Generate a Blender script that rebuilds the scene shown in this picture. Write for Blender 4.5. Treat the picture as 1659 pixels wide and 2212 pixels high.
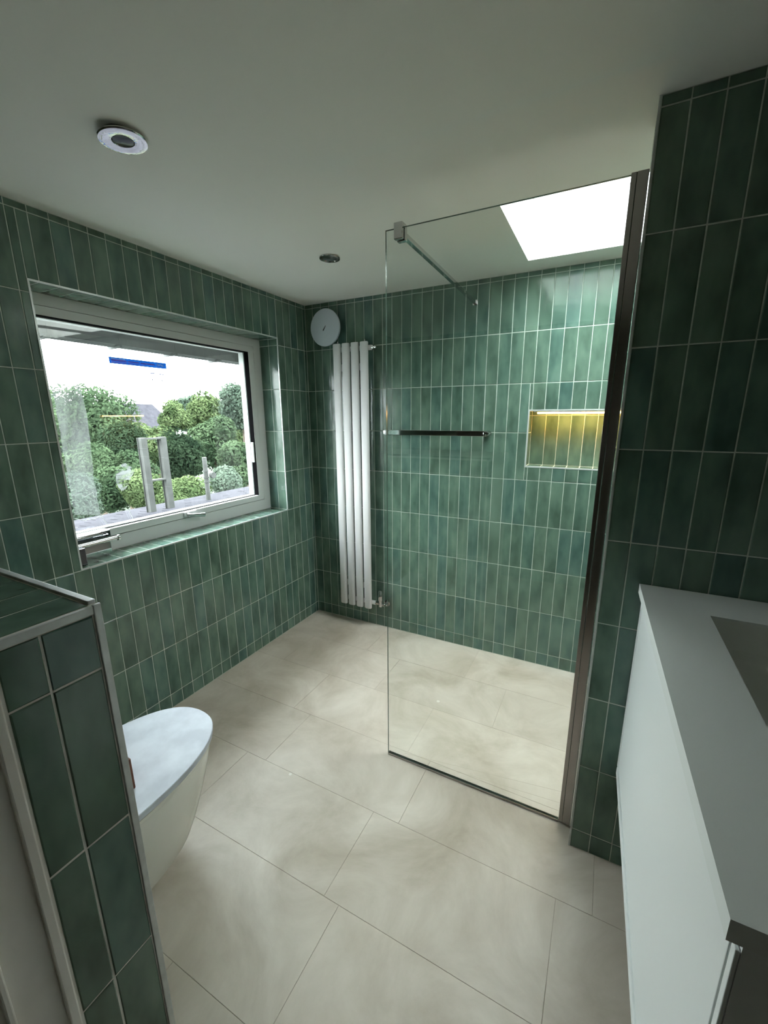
import bpy, bmesh, math, random
from mathutils import Vector, Matrix
random.seed(7)
scene = bpy.context.scene
for o in list(bpy.data.objects): bpy.data.objects.remove(o)
COL = scene.collection

# ------------------------------------------------------------------ camera
CAM = Vector((1.78576, -2.32237, 1.40806))
RIGHT = Vector((0.890315, 0.455330, -0.003705)); DOWN = Vector((0.102969, -0.209250, -0.972426)); FWD = Vector((-0.443550, 0.865384, -0.233183))
FPX, PPX, PPY = 900.225, 829.5 + 10.842, 1106 + 10.184
cd = bpy.data.cameras.new('camera'); cam = bpy.data.objects.new('camera', cd); COL.objects.link(cam)
m = Matrix.Identity(4)
for i in range(3):
    m[i][0] = RIGHT[i]; m[i][1] = -DOWN[i]; m[i][2] = -FWD[i]; m[i][3] = CAM[i]
cam.matrix_world = m
cd.sensor_fit = 'HORIZONTAL'; cd.sensor_width = 36.0; cd.lens = FPX / 1659 * 36.0
cd.shift_x = -10.842 / 1659; cd.shift_y = 10.184 / 1659
cd.clip_start = 0.01; cd.clip_end = 300
scene.camera = cam

# ------------------------------------------------------------------ world: bright overcast sky
w = bpy.data.worlds.new('sky'); scene.world = w; w.use_nodes = True
nt = w.node_tree; nt.nodes.clear()
wo = nt.nodes.new('ShaderNodeOutputWorld'); bg = nt.nodes.new('ShaderNodeBackground')
tc = nt.nodes.new('ShaderNodeTexCoord'); mp = nt.nodes.new('ShaderNodeMapping'); mp.inputs['Scale'].default_value = (1, 1, 3)
nz = nt.nodes.new('ShaderNodeTexNoise'); nz.inputs['Scale'].default_value = 2.2; nz.inputs['Detail'].default_value = 5
rp = nt.nodes.new('ShaderNodeValToRGB')
rp.color_ramp.elements[0].position = .35; rp.color_ramp.elements[0].color = (.78, .86, .93, 1)
rp.color_ramp.elements[1].position = .62; rp.color_ramp.elements[1].color = (.96, .99, 1, 1)
nt.links.new(tc.outputs['Generated'], mp.inputs[0]); nt.links.new(mp.outputs[0], nz.inputs['Vector'])
nt.links.new(nz.outputs['Fac'], rp.inputs[0]); nt.links.new(rp.outputs[0], bg.inputs['Color'])
# overcast sky: brighter towards the zenith
sx = nt.nodes.new('ShaderNodeSeparateXYZ'); nt.links.new(tc.outputs['Generated'], sx.inputs[0])
gr = nt.nodes.new('ShaderNodeMapRange'); gr.inputs[1].default_value = 0; gr.inputs[2].default_value = 1; gr.inputs[3].default_value = 14.0; gr.inputs[4].default_value = 36.0
nt.links.new(sx.outputs['Z'], gr.inputs[0]); nt.links.new(gr.outputs[0], bg.inputs['Strength'])
nt.links.new(bg.outputs[0], wo.inputs[0])

vs = scene.view_settings
vs.view_transform = 'Standard'; vs.look = 'None'; vs.gamma = 1.0; vs.use_curve_mapping = False
vs.exposure = 0.0

# ------------------------------------------------------------------ materials
def srgb(r, g, b):
    f = lambda c: (c / 255 / 12.92) if c / 255 <= .04045 else ((c / 255 + .055) / 1.055) ** 2.4
    return (f(r), f(g), f(b), 1)
def N(t, k, **kw):
    n = t.nodes.new(k)
    for a, b in kw.items(): setattr(n, a, b)
    return n
def pmat(name, col, rough=.5, metal=0., spec=.5, noise=None, bump=None, coat=0.):
    """principled material; noise=(scale, second colour, detail); bump=(scale, strength)"""
    mt = bpy.data.materials.new(name); mt.use_nodes = True; t = mt.node_tree
    b = t.nodes['Principled BSDF']
    b.inputs['Base Color'].default_value = col; b.inputs['Roughness'].default_value = rough
    b.inputs['Metallic'].default_value = metal; b.inputs['Specular IOR Level'].default_value = spec
    b.inputs['Coat Weight'].default_value = coat
    ge = N(t, 'ShaderNodeNewGeometry')
    if noise:
        n = N(t, 'ShaderNodeTexNoise'); n.inputs['Scale'].default_value = noise[0]; n.inputs['Detail'].default_value = noise[2]
        t.links.new(ge.outputs['Position'], n.inputs['Vector'])
        r = N(t, 'ShaderNodeValToRGB'); r.color_ramp.elements[0].position = .35; r.color_ramp.elements[1].position = .65
        r.color_ramp.elements[0].color = col; r.color_ramp.elements[1].color = noise[1]
        t.links.new(n.outputs['Fac'], r.inputs[0]); t.links.new(r.outputs[0], b.inputs['Base Color'])
    if bump:
        n = N(t, 'ShaderNodeTexNoise'); n.inputs['Scale'].default_value = bump[0]; n.inputs['Detail'].default_value = 3
        t.links.new(ge.outputs['Position'], n.inputs['Vector'])
        bp = N(t, 'ShaderNodeBump'); bp.inputs['Strength'].default_value = bump[1]; bp.inputs['Distance'].default_value = .01
        t.links.new(n.outputs['Fac'], bp.inputs['Height']); t.links.new(bp.outputs[0], b.inputs['Normal'])
    return mt
def tile_material():
    mt = bpy.data.materials.new('green_glazed_tile'); mt.use_nodes = True; t = mt.node_tree; b = t.nodes['Principled BSDF']
    ge = N(t, 'ShaderNodeNewGeometry'); oi = N(t, 'ShaderNodeObjectInfo')
    mu = N(t, 'ShaderNodeMath', operation='MULTIPLY'); mu.inputs[1].default_value = 37.0
    t.links.new(oi.outputs['Random'], mu.inputs[0])
    cx = N(t, 'ShaderNodeCombineXYZ')
    for k in range(3): t.links.new(mu.outputs[0], cx.inputs[k])
    st = N(t, 'ShaderNodeMapping'); st.inputs['Scale'].default_value = (1, 1, .45)
    t.links.new(ge.outputs['Position'], st.inputs[0])
    ad = N(t, 'ShaderNodeVectorMath', operation='ADD'); t.links.new(st.outputs[0], ad.inputs[0]); t.links.new(cx.outputs[0], ad.inputs[1])
    n1 = N(t, 'ShaderNodeTexNoise'); n1.inputs['Scale'].default_value = 14; n1.inputs['Detail'].default_value = 3
    t.links.new(ad.outputs[0], n1.inputs['Vector'])
    r1 = N(t, 'ShaderNodeValToRGB'); e = r1.color_ramp.elements
    e[0].position = .28; e[0].color = srgb(50, 74, 64); e[1].position = .75; e[1].color = srgb(120, 146, 130)
    t.links.new(n1.outputs['Fac'], r1.inputs[0])
    r2 = N(t, 'ShaderNodeValToRGB'); e = r2.color_ramp.elements
    e[0].position = 0; e[0].color = srgb(80, 106, 92); e[1].position = 1; e[1].color = srgb(74, 108, 105)
    e2 = r2.color_ramp.elements.new(.35); e2.color = srgb(94, 115, 98); e3 = r2.color_ramp.elements.new(.7); e3.color = srgb(78, 108, 96)
    t.links.new(oi.outputs['Random'], r2.inputs[0])
    mx = N(t, 'ShaderNodeMix', data_type='RGBA'); mx.inputs[0].default_value = .42
    t.links.new(r1.outputs[0], mx.inputs[6]); t.links.new(r2.outputs[0], mx.inputs[7])
    t.links.new(mx.outputs[2], b.inputs['Base Color'])
    n2 = N(t, 'ShaderNodeTexNoise'); n2.inputs['Scale'].default_value = 9; n2.inputs['Detail'].default_value = 2
    t.links.new(ad.outputs[0], n2.inputs['Vector'])
    n3 = N(t, 'ShaderNodeTexNoise'); n3.inputs['Scale'].default_value = 160; n3.inputs['Detail'].default_value = 2
    t.links.new(ge.outputs['Position'], n3.inputs['Vector'])
    rr = N(t, 'ShaderNodeMapRange'); rr.inputs[3].default_value = .07; rr.inputs[4].default_value = .24
    t.links.new(n1.outputs['Fac'], rr.inputs[0]); t.links.new(rr.outputs[0], b.inputs['Roughness'])
    b1 = N(t, 'ShaderNodeBump'); b1.inputs['Strength'].default_value = .30; b1.inputs['Distance'].default_value = .012
    t.links.new(n2.outputs['Fac'], b1.inputs['Height'])
    b2 = N(t, 'ShaderNodeBump'); b2.inputs['Strength'].default_value = .06; b2.inputs['Distance'].default_value = .002
    t.links.new(n3.outputs['Fac'], b2.inputs['Height']); t.links.new(b1.outputs[0], b2.inputs['Normal'])
    t.links.new(b2.outputs[0], b.inputs['Normal'])
    return mt
def floor_material():
    mt = bpy.data.materials.new('beige_stone_tile'); mt.use_nodes = True; t = mt.node_tree; b = t.nodes['Principled BSDF']
    ge = N(t, 'ShaderNodeNewGeometry'); oi = N(t, 'ShaderNodeObjectInfo')
    n1 = N(t, 'ShaderNodeTexNoise'); n1.inputs['Scale'].default_value = 3.2; n1.inputs['Detail'].default_value = 8; n1.inputs['Roughness'].default_value = .62
    n1.inputs['Distortion'].default_value = .6
    t.links.new(ge.outputs['Position'], n1.inputs['Vector'])
    r1 = N(t, 'ShaderNodeValToRGB'); e = r1.color_ramp.elements
    e[0].position = .30; e[0].color = srgb(166, 155, 138); e[1].position = .70; e[1].color = srgb(208, 199, 186)
    t.links.new(n1.outputs['Fac'], r1.inputs[0])
    hs = N(t, 'ShaderNodeHueSaturation'); mr = N(t, 'ShaderNodeMapRange'); mr.inputs[3].default_value = .96; mr.inputs[4].default_value = 1.04
    t.links.new(oi.outputs['Random'], mr.inputs[0]); t.links.new(mr.outputs[0], hs.inputs['Value']); t.links.new(r1.outputs[0], hs.inputs['Color'])
    vo = N(t, 'ShaderNodeTexVoronoi'); vo.inputs['Scale'].default_value = 3.7
    t.links.new(ge.outputs['Position'], vo.inputs['Vector'])
    sp = N(t, 'ShaderNodeMath', operation='LESS_THAN'); sp.inputs[1].default_value = .03
    t.links.new(vo.outputs['Distance'], sp.inputs[0])
    mx = N(t, 'ShaderNodeMix', data_type='RGBA'); t.links.new(sp.outputs[0], mx.inputs[0]); t.links.new(hs.outputs[0], mx.inputs[6])
    mx.inputs[7].default_value = srgb(214, 210, 200)
    t.links.new(mx.outputs[2], b.inputs['Base Color'])
    b.inputs['Roughness'].default_value = .42; b.inputs['Specular IOR Level'].default_value = .4
    n2 = N(t, 'ShaderNodeTexNoise'); n2.inputs['Scale'].default_value = 60; n2.inputs['Detail'].default_value = 4
    t.links.new(ge.outputs['Position'], n2.inputs['Vector'])
    bp = N(t, 'ShaderNodeBump'); bp.inputs['Strength'].default_value = .06; bp.inputs['Distance'].default_value = .004
    t.links.new(n2.outputs['Fac'], bp.inputs['Height']); t.links.new(bp.outputs[0], b.inputs['Normal'])
    return mt
def glass_material(name, tint, ior=1.45):
    mt = bpy.data.materials.new(name); mt.use_nodes = True; t = mt.node_tree; t.nodes.clear()
    o = N(t, 'ShaderNodeOutputMaterial'); ge = N(t, 'ShaderNodeNewGeometry')
    dt = N(t, 'ShaderNodeVectorMath', operation='DOT_PRODUCT'); t.links.new(ge.outputs['Normal'], dt.inputs[0]); t.links.new(ge.outputs['Incoming'], dt.inputs[1])
    ab = N(t, 'ShaderNodeMath', operation='ABSOLUTE'); t.links.new(dt.outputs['Value'], ab.inputs[0])
    iv = N(t, 'ShaderNodeMath', operation='SUBTRACT', use_clamp=True); iv.inputs[0].default_value = 1; t.links.new(ab.outputs[0], iv.inputs[1])
    pw = N(t, 'ShaderNodeMath', operation='POWER'); pw.inputs[1].default_value = 5; t.links.new(iv.outputs[0], pw.inputs[0])
    r0 = ((ior-1)/(ior+1))**2
    fr = N(t, 'ShaderNodeMath', operation='MULTIPLY_ADD'); fr.inputs[1].default_value = 1-r0; fr.inputs[2].default_value = r0; t.links.new(pw.outputs[0], fr.inputs[0])
    tr = N(t, 'ShaderNodeBsdfTransparent'); tr.inputs[0].default_value = tint
    gl = N(t, 'ShaderNodeBsdfGlossy'); gl.inputs['Roughness'].default_value = 0.0
    mx = N(t, 'ShaderNodeMixShader')
    t.links.new(fr.outputs[0], mx.inputs[0]); t.links.new(tr.outputs[0], mx.inputs[1]); t.links.new(gl.outputs[0], mx.inputs[2]); t.links.new(mx.outputs[0], o.inputs[0])
    return mt
def film_material(name, dens, scale=9., stretch=(1, 1, .35), lo=.4, hi=.7):
    mt = bpy.data.materials.new(name); mt.use_nodes = True; t = mt.node_tree; t.nodes.clear()
    o = N(t, 'ShaderNodeOutputMaterial'); ge = N(t, 'ShaderNodeNewGeometry'); mp_ = N(t, 'ShaderNodeMapping'); mp_.inputs['Scale'].default_value = stretch
    n = N(t, 'ShaderNodeTexNoise'); n.inputs['Scale'].default_value = scale; n.inputs['Detail'].default_value = 6; n.inputs['Distortion'].default_value = 1.0
    t.links.new(ge.outputs['Position'], mp_.inputs[0]); t.links.new(mp_.outputs[0], n.inputs['Vector'])
    mr = N(t, 'ShaderNodeMapRange'); mr.inputs[1].default_value = lo; mr.inputs[2].default_value = hi; mr.inputs[3].default_value = dens[0]; mr.inputs[4].default_value = dens[1]
    t.links.new(n.outputs['Fac'], mr.inputs[0])
    tr = N(t, 'ShaderNodeBsdfTransparent'); tl = N(t, 'ShaderNodeBsdfTranslucent'); tl.inputs[0].default_value = (.20, .21, .21, 1)
    df = N(t, 'ShaderNodeBsdfDiffuse'); df.inputs[0].default_value = (.17, .18, .18, 1)
    ml = N(t, 'ShaderNodeMixShader'); ml.inputs[0].default_value = .5; t.links.new(tl.outputs[0], ml.inputs[1]); t.links.new(df.outputs[0], ml.inputs[2])
    mx = N(t, 'ShaderNodeMixShader'); t.links.new(mr.outputs[0], mx.inputs[0]); t.links.new(tr.outputs[0], mx.inputs[1]); t.links.new(ml.outputs[0], mx.inputs[2])
    t.links.new(mx.outputs[0], o.inputs[0])
    return mt
def leaf_material(name, c1, c2, scale):
    mt = bpy.data.materials.new(name); mt.use_nodes = True; t = mt.node_tree; t.nodes.clear()
    o = N(t, 'ShaderNodeOutputMaterial'); ge = N(t, 'ShaderNodeNewGeometry')
    n = N(t, 'ShaderNodeTexNoise'); n.inputs['Scale'].default_value = scale; n.inputs['Detail'].default_value = 5
    t.links.new(ge.outputs['Position'], n.inputs['Vector'])
    r = N(t, 'ShaderNodeValToRGB'); r.color_ramp.elements[0].position = .35; r.color_ramp.elements[1].position = .65
    r.color_ramp.elements[0].color = c1; r.color_ramp.elements[1].color = c2
    t.links.new(n.outputs['Fac'], r.inputs[0])
    d = N(t, 'ShaderNodeBsdfDiffuse'); tl = N(t, 'ShaderNodeBsdfTranslucent'); mx = N(t, 'ShaderNodeMixShader'); mx.inputs[0].default_value = .3
    t.links.new(r.outputs[0], d.inputs[0]); t.links.new(r.outputs[0], tl.inputs[0]); t.links.new(d.outputs[0], mx.inputs[1]); t.links.new(tl.outputs[0], mx.inputs[2])
    t.links.new(mx.outputs[0], o.inputs[0])
    return mt
def emit_material(name, col, s):
    mt = bpy.data.materials.new(name); mt.use_nodes = True; t = mt.node_tree; t.nodes.clear()
    o = N(t, 'ShaderNodeOutputMaterial'); e = N(t, 'ShaderNodeEmission'); e.inputs[0].default_value = col; e.inputs[1].default_value = s
    t.links.new(e.outputs[0], o.inputs[0]); return mt

M = {}
M['tile'] = tile_material()
M['floor'] = floor_material()
M['grout'] = pmat('grey_grout', srgb(196, 205, 194), .85, noise=(40, srgb(182, 190, 180), 3))
M['floor_grout'] = pmat('beige_grout', srgb(176, 166, 150), .8)
M['ceiling'] = pmat('ceiling_paint', srgb(246, 246, 240), .9)
M['plaster'] = pmat('wall_plaster', srgb(206, 203, 194), .9, noise=(6, srgb(194, 191, 182), 4), bump=(50, .1))
M['whiteplaster'] = pmat('white_plaster', srgb(236, 233, 226), .85, noise=(8, srgb(226, 222, 214), 4))
M['greyplaster'] = pmat('grey_plaster', srgb(112, 110, 105), .9, noise=(6, srgb(104, 102, 97), 4))
M['gunmetal'] = pmat('dark_chrome', srgb(120, 122, 126), .05, 1.0)
M['shaft'] = pmat('shaft_paint', srgb(238, 238, 238), .8)
M['trim'] = pmat('brushed_aluminium_trim', srgb(214, 217, 214), .4, .25, noise=(30, srgb(196, 199, 196), 4))
M['brighttrim'] = pmat('polished_trim', srgb(222, 228, 226), .25, .35)
M['chrome'] = pmat('chrome', srgb(205, 205, 205), .06, 1.0)
M['satin'] = pmat('satin_chrome', srgb(178, 172, 170), .16, 1.0)
M['upvc'] = pmat('white_frame', srgb(222, 224, 222), .35)
M['gasket'] = pmat('black_rubber', srgb(8, 8, 9), .95, spec=.05)
M['radiator'] = pmat('white_enamel', srgb(224, 224, 224), .5, spec=.3)
M['fan'] = pmat('pale_plastic', srgb(206, 214, 222), .45)
M['dark'] = pmat('dark_plastic', srgb(40, 42, 44), .4)
M['ceramic'] = pmat('white_ceramic', srgb(232, 230, 222), .12, coat=.3)
M['lid'] = pmat('white_lid', srgb(210, 215, 223), .5, spec=.2, noise=(11, srgb(186, 191, 200), 9))
M['wood'] = pmat('brown_wood', srgb(120, 70, 45), .55, noise=(45, srgb(86, 46, 30), 5))
M['cabinet'] = pmat('white_cabinet', srgb(226, 230, 228), .35)
M['counter'] = pmat('pale_composite', srgb(222, 226, 222), .5)
M['basin'] = pmat('basin_composite', srgb(224, 227, 220), .5)
M['glass'] = glass_material('clear_glass', (.975, .99, .98, 1))
M['pane'] = glass_material('window_glass', (.96, .985, .975, 1), 1.62)
M['glassedge'] = pmat('green_glass_edge', srgb(70, 88, 80), .15)
M['led'] = emit_material('warm_led', (1.0, .50, .13, 1), 75)
M['film'] = film_material('crinkled_film', (.30, .72))
M['scrap'] = film_material('torn_film', (.0, .9), 22, (1, .6, 2.2), .45, .6)
M['strip'] = pmat('white_string', srgb(230, 234, 232), .6)
def sticker(name, c, k=.06):
    mt = bpy.data.materials.new(name); mt.use_nodes = True; t = mt.node_tree; t.nodes.clear()
    o = N(t, 'ShaderNodeOutputMaterial'); d = N(t, 'ShaderNodeBsdfDiffuse'); l = N(t, 'ShaderNodeBsdfTranslucent'); x = N(t, 'ShaderNodeMixShader'); x.inputs[0].default_value = k
    d.inputs[0].default_value = c; l.inputs[0].default_value = c
    t.links.new(d.outputs[0], x.inputs[1]); t.links.new(l.outputs[0], x.inputs[2]); t.links.new(x.outputs[0], o.inputs[0]); return mt
M['blue'] = sticker('blue_print', srgb(30, 96, 190), .30)
M['pink'] = sticker('lilac_print', srgb(176, 140, 214), .30)
M['white'] = sticker('white_print', srgb(240, 244, 246), .30)
M['greyprint'] = sticker('grey_print', srgb(120, 126, 160), .30)
M['slate'] = pmat('grey_slate', srgb(33, 32, 37), .95, spec=.08, noise=(5, srgb(44, 43, 48), 4))
M['galv'] = pmat('galvanised_steel', srgb(74, 75, 73), .8, .1, spec=.2, noise=(14, srgb(62, 63, 61), 4))
M['bark'] = pmat('bark', srgb(70, 60, 50), .9)
M['grass'] = pmat('grass', srgb(22, 30, 17), .9, noise=(1.5, srgb(30, 39, 22), 5))
M['gutter'] = pmat('grey_gutter', srgb(84, 86, 84), .6)
M['brick'] = pmat('dark_brick', srgb(56, 44, 38), .9, spec=.1)

# ------------------------------------------------------------------ mesh helpers
class MB:
    def __init__(s): s.v = []; s.f = []; s.mi = []
    def quad(s, a, b, c, d, mi=0):
        i = len(s.v); s.v += [tuple(a), tuple(b), tuple(c), tuple(d)]; s.f.append((i, i+1, i+2, i+3)); s.mi.append(mi)
    def box(s, x0, x1, y0, y1, z0, z1, mi=0):
        i = len(s.v)
        s.v += [(x0,y0,z0),(x1,y0,z0),(x1,y1,z0),(x0,y1,z0),(x0,y0,z1),(x1,y0,z1),(x1,y1,z1),(x0,y1,z1)]
        for q in ((3,2,1,0),(4,5,6,7),(0,1,5,4),(1,2,6,5),(2,3,7,6),(3,0,4,7)): s.f.append(tuple(i+k for k in q)); s.mi.append(mi)
        return s
    def prism(s, poly, z0, z1, mi=0):
        i = len(s.v); n = len(poly)
        s.v += [(p[0], p[1], z0) for p in poly] + [(p[0], p[1], z1) for p in poly]
        s.f.append(tuple(i+k for k in reversed(range(n)))); s.f.append(tuple(i+n+k for k in range(n))); s.mi += [mi, mi]
        for k in range(n): s.f.append((i+k, i+(k+1)%n, i+n+(k+1)%n, i+n+k)); s.mi.append(mi)
        return s
    def loft(s, rings, cap=True, mi=0):
        n = len(rings[0]); i = len(s.v)
        for r in rings: s.v += [tuple(p) for p in r]
        for a in range(len(rings)-1):
            for k in range(n): s.f.append((i+a*n+k, i+a*n+(k+1)%n, i+(a+1)*n+(k+1)%n, i+(a+1)*n+k)); s.mi.append(mi)
        if cap:
            s.f.append(tuple(i+k for k in reversed(range(n)))); l = i+(len(rings)-1)*n; s.f.append(tuple(l+k for k in range(n))); s.mi += [mi, mi]
        return s
    def tube(s, path, r, n=12, mi=0):
        path = [Vector(p) for p in path]; rings = []
        rr = r if isinstance(r, (list, tuple)) else [r]*len(path)
        prev = None
        for k, p in enumerate(path):
            d = (path[min(k+1, len(path)-1)] - path[max(k-1, 0)]).normalized()
            u = prev if prev else (Vector((0,0,1)) if abs(d.z) < .9 else Vector((1,0,0)))
            u = (u - d*u.dot(d)).normalized(); v = d.cross(u); prev = u
            rings.append([p + (u*math.cos(2*math.pi*j/n) + v*math.sin(2*math.pi*j/n))*rr[k] for j in range(n)])
        return s.loft(rings, mi=mi)
    def build(s, name, mats, parent=None, smooth=False, bevel=0, seg=2, loc=None):
        me = bpy.data.meshes.new(name); me.from_pydata(s.v, [], s.f)
        mats = mats if isinstance(mats, (list, tuple)) else [mats]
        for mt in mats: me.materials.append(M[mt])
        for p, k in zip(me.polygons, s.mi): p.material_index = k
        bm = bmesh.new(); bm.from_mesh(me); bmesh.ops.remove_doubles(bm, verts=bm.verts, dist=1e-6); bmesh.ops.recalc_face_normals(bm, faces=bm.faces); bm.to_mesh(me); bm.free()
        o = bpy.data.objects.new(name, me); COL.objects.link(o)
        if loc: o.location = loc
        if parent: o.parent = parent
        if smooth:
            me.polygons.foreach_set('use_smooth', [True]*len(me.polygons)); me.set_sharp_from_angle(angle=math.radians(40))
        if bevel:
            b = o.modifiers.new('bevel', 'BEVEL'); b.width = bevel; b.segments = seg; b.limit_method = 'ANGLE'; b.angle_limit = math.radians(35)
        return o
def lathe(profile, origin, axis='z', n=40):
    """profile: (radius, height) along axis"""
    ax = {'x': Vector((1,0,0)), 'y': Vector((0,1,0)), 'z': Vector((0,0,1))}[axis] if isinstance(axis, str) else Vector(axis).normalized()
    u = Vector((0,0,1)) if abs(ax.z) < .9 else Vector((1,0,0)); u = (u - ax*u.dot(ax)).normalized(); v = ax.cross(u); o = Vector(origin)
    return [[o + ax*h + (u*math.cos(2*math.pi*k/n) + v*math.sin(2*math.pi*k/n))*r for k in range(n)] for r, h in profile]
def tag(o, label, cat, group=None, kind=None):
    o['label'] = label; o['category'] = cat
    if group: o['group'] = group
    if kind: o['kind'] = kind
    return o
def empty(name, loc=(0,0,0)):
    o = bpy.data.objects.new(name, None); o.empty_display_size = .05; COL.objects.link(o); o.location = loc; return o
def rects_minus(rect, hole):
    """rect, hole = (u0,u1,v0,v1); list of rectangles of rect outside hole"""
    u0, u1, v0, v1 = rect; a0, a1, b0, b1 = hole
    if a0 >= u1 or a1 <= u0 or b0 >= v1 or b1 <= v0: return [rect]
    out = []
    if a0 > u0: out.append((u0, a0, v0, v1))
    if a1 < u1: out.append((a1, u1, v0, v1))
    c0, c1 = max(u0, a0), min(u1, a1)
    if b0 > v0: out.append((c0, c1, v0, b0))
    if b1 < v1: out.append((c0, c1, b1, v1))
    return out

# ------------------------------------------------------------------ tiles
TILE = {}
def tile_mesh(wd, ht, mat='tile', bev=.0016, drop=.0010, th=.004, var=0):
    key = (round(wd, 4), round(ht, 4), mat, var)
    if key in TILE: return TILE[key]
    bev, drop = (bev, drop) if mat == 'tile' else (.0006, .0004)
    b = min(bev, wd/4, ht/4); X, Y = wd/2, ht/2
    rnd = random.Random(int(wd*1e4)*7 + int(ht*1e4)*13 + var)
    j = lambda: rnd.uniform(-.0005, .0005) if mat == 'tile' else 0
    v = [(-X,-Y,-th),(X,-Y,-th),(X,Y,-th),(-X,Y,-th), (-X,-Y,-drop),(X,-Y,-drop),(X,Y,-drop),(-X,Y,-drop)]
    v += [(-X+b+j(),-Y+b+j(),j()*.5),(X-b+j(),-Y+b+j(),j()*.5),(X-b+j(),Y-b+j(),j()*.5),(-X+b+j(),Y-b+j(),j()*.5)]
    f = [(8,9,10,11)]
    for k in range(4):
        l = (k+1) % 4; f += [(k, l, 4+l, 4+k), (4+k, 4+l, 8+l, 8+k)]
    me = bpy.data.meshes.new('tile_%d' % len(TILE)); me.from_pydata(v, [], f); me.materials.append(M[mat]); TILE[key] = me
    return me
JOINT = .0030
def put_tile(parent, origin, U, V, Nn, u0, u1, v0, v1, mat='tile', name='tile', tilt=.004):
    """tile covering [u0,u1]x[v0,v1] (already without joints) on the plane origin + u*U + v*V"""
    wd, ht = round(u1-u0, 4), round(v1-v0, 4)
    if wd < .004 or ht < .004: return None
    me = tile_mesh(wd, ht, mat, var=random.randrange(3) if mat == 'tile' else 0)
    o = bpy.data.objects.new(name, me); COL.objects.link(o)
    c = origin + U*((u0+u1)/2) + V*((v0+v1)/2)
    mm = Matrix.Identity(4)
    for i in range(3): mm[i][0] = U[i]; mm[i][1] = V[i]; mm[i][2] = Nn[i]; mm[i][3] = c[i]
    if tilt: mm = mm @ Matrix.Rotation(random.uniform(-tilt, tilt), 4, 'X') @ Matrix.Rotation(random.uniform(-tilt, tilt)*1.6, 4, 'Y')
    o.parent = parent; o.matrix_world = mm
    return o
def tile_plane(parent, origin, U, V, Nn, us, vs, hole=None, skip=None, **kw):
    U, V, Nn, origin = Vector(U), Vector(V), Vector(Nn), Vector(origin); h = JOINT/2
    made = 0
    for a in range(len(us)-1):
        for b in range(len(vs)-1):
            r = (us[a], us[a+1], vs[b], vs[b+1])
            if skip and skip(r): continue
            for q in (rects_minus(r, hole) if hole else [r]):
                if put_tile(parent, origin, U, V, Nn, q[0]+h, q[1]-h, q[2]+h, q[3]-h, **kw): made += 1
    return made
PIT = .0624
ROWS = [0.0] + [2.0725 - .25*k for k in range(8, -1, -1)] + [2.095]    # floor, bed joints, ceiling
CEIL = 2.095
RX = 2.42       # right wall
FY = -3.30      # wall behind the camera

# ================================================================== the setting
# floor
fl = MB().box(-.02, RX+.02, FY-.02, .02, -.12, -.0012).build('floor', 'floor_grout')
tag(fl, 'pale beige stone floor tiles laid in staggered rows', 'floor', kind='structure')
ylines = [0, -.320, -.632, -.942, -1.252, -1.562, -1.872, -2.182, -2.492, -2.802, -3.112, FY]
firsts = [.60, .206, .540, .022, .546, .60, .28, .50, .2, .4, .1]
for r in range(len(ylines)-1):
    xs = [0.0]; x = firsts[r]
    while x < RX - .03:
        if x > .03: xs.append(x)
        x += .624
    xs.append(RX)
    for a in range(len(xs)-1):
        put_tile(fl, Vector((0,0,0)), Vector((1,0,0)), Vector((0,1,0)), Vector((0,0,1)), xs[a]+.0006, xs[a+1]-.0006, ylines[r+1]+.0006, ylines[r]-.0006, mat='floor', name='floor_tile', tilt=0)

for (xa, ya), (xb, yb) in [((1.156, -.953), (1.775, -.851)), ((1.30, -.950), (1.775, -.905))]:
    d_ = Vector((xb-xa, yb-ya, 0)).normalized(); n_ = Vector((-d_.y, d_.x, 0))*.0007
    MB().prism([(xa-n_.x, ya-n_.y), (xb-n_.x, yb-n_.y), (xb+n_.x, yb+n_.y), (xa+n_.x, ya+n_.y)], -.0008, .0002).build('shower_fall_joint', 'floor_grout', fl)

# ceiling with the opening of the roof light
SKX0, SKX1, SKY0, SKY1 = 1.390, 2.28, -.722, -.154
mb = MB()
for q in rects_minus((-.3, RX+.3, FY-.2, .35), (SKX0, SKX1, SKY0, SKY1)): mb.box(q[0], q[1], q[2], q[3], CEIL, CEIL+.14)
ce = mb.build('ceiling', 'ceiling'); tag(ce, 'flat matt white painted ceiling', 'ceiling', kind='structure')
sk = empty('window_2', ((SKX0+SKX1)/2, (SKY0+SKY1)/2, CEIL+.22)); tag(sk, 'bright square roof light in a white shaft above the shower', 'roof light', kind='structure')
def kid(o, parent):
    mw = o.matrix_world.copy(); o.parent = parent; o.matrix_parent_inverse = Matrix.Translation(-Vector(parent.location)) if parent.type == 'EMPTY' else parent.matrix_world.inverted(); return o
mb = MB(); t = .03; za, zb_ = CEIL+.1401, CEIL+.22
mb.box(SKX0-t, SKX0, SKY0-t, SKY1+t, za, zb_).box(SKX1, SKX1+t, SKY0-t, SKY1+t, za, zb_)
mb.box(SKX0, SKX1, SKY0-t, SKY0, za, zb_).box(SKX0, SKX1, SKY1, SKY1+t, za, zb_)
kid(mb.build('shaft', 'shaft'), sk)
mb = MB(); z0, z1 = CEIL+.22, CEIL+.26
mb.box(SKX0-.04, SKX0+.008, SKY0-.04, SKY1+.04, z0, z1).box(SKX1-.008, SKX1+.04, SKY0-.04, SKY1+.04, z0, z1)
mb.box(SKX0+.008, SKX1-.008, SKY0-.04, SKY0+.008, z0, z1).box(SKX0+.008, SKX1-.008, SKY1-.008, SKY1+.04, z0, z1)
kid(mb.build('frame', 'upvc'), sk)
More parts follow.
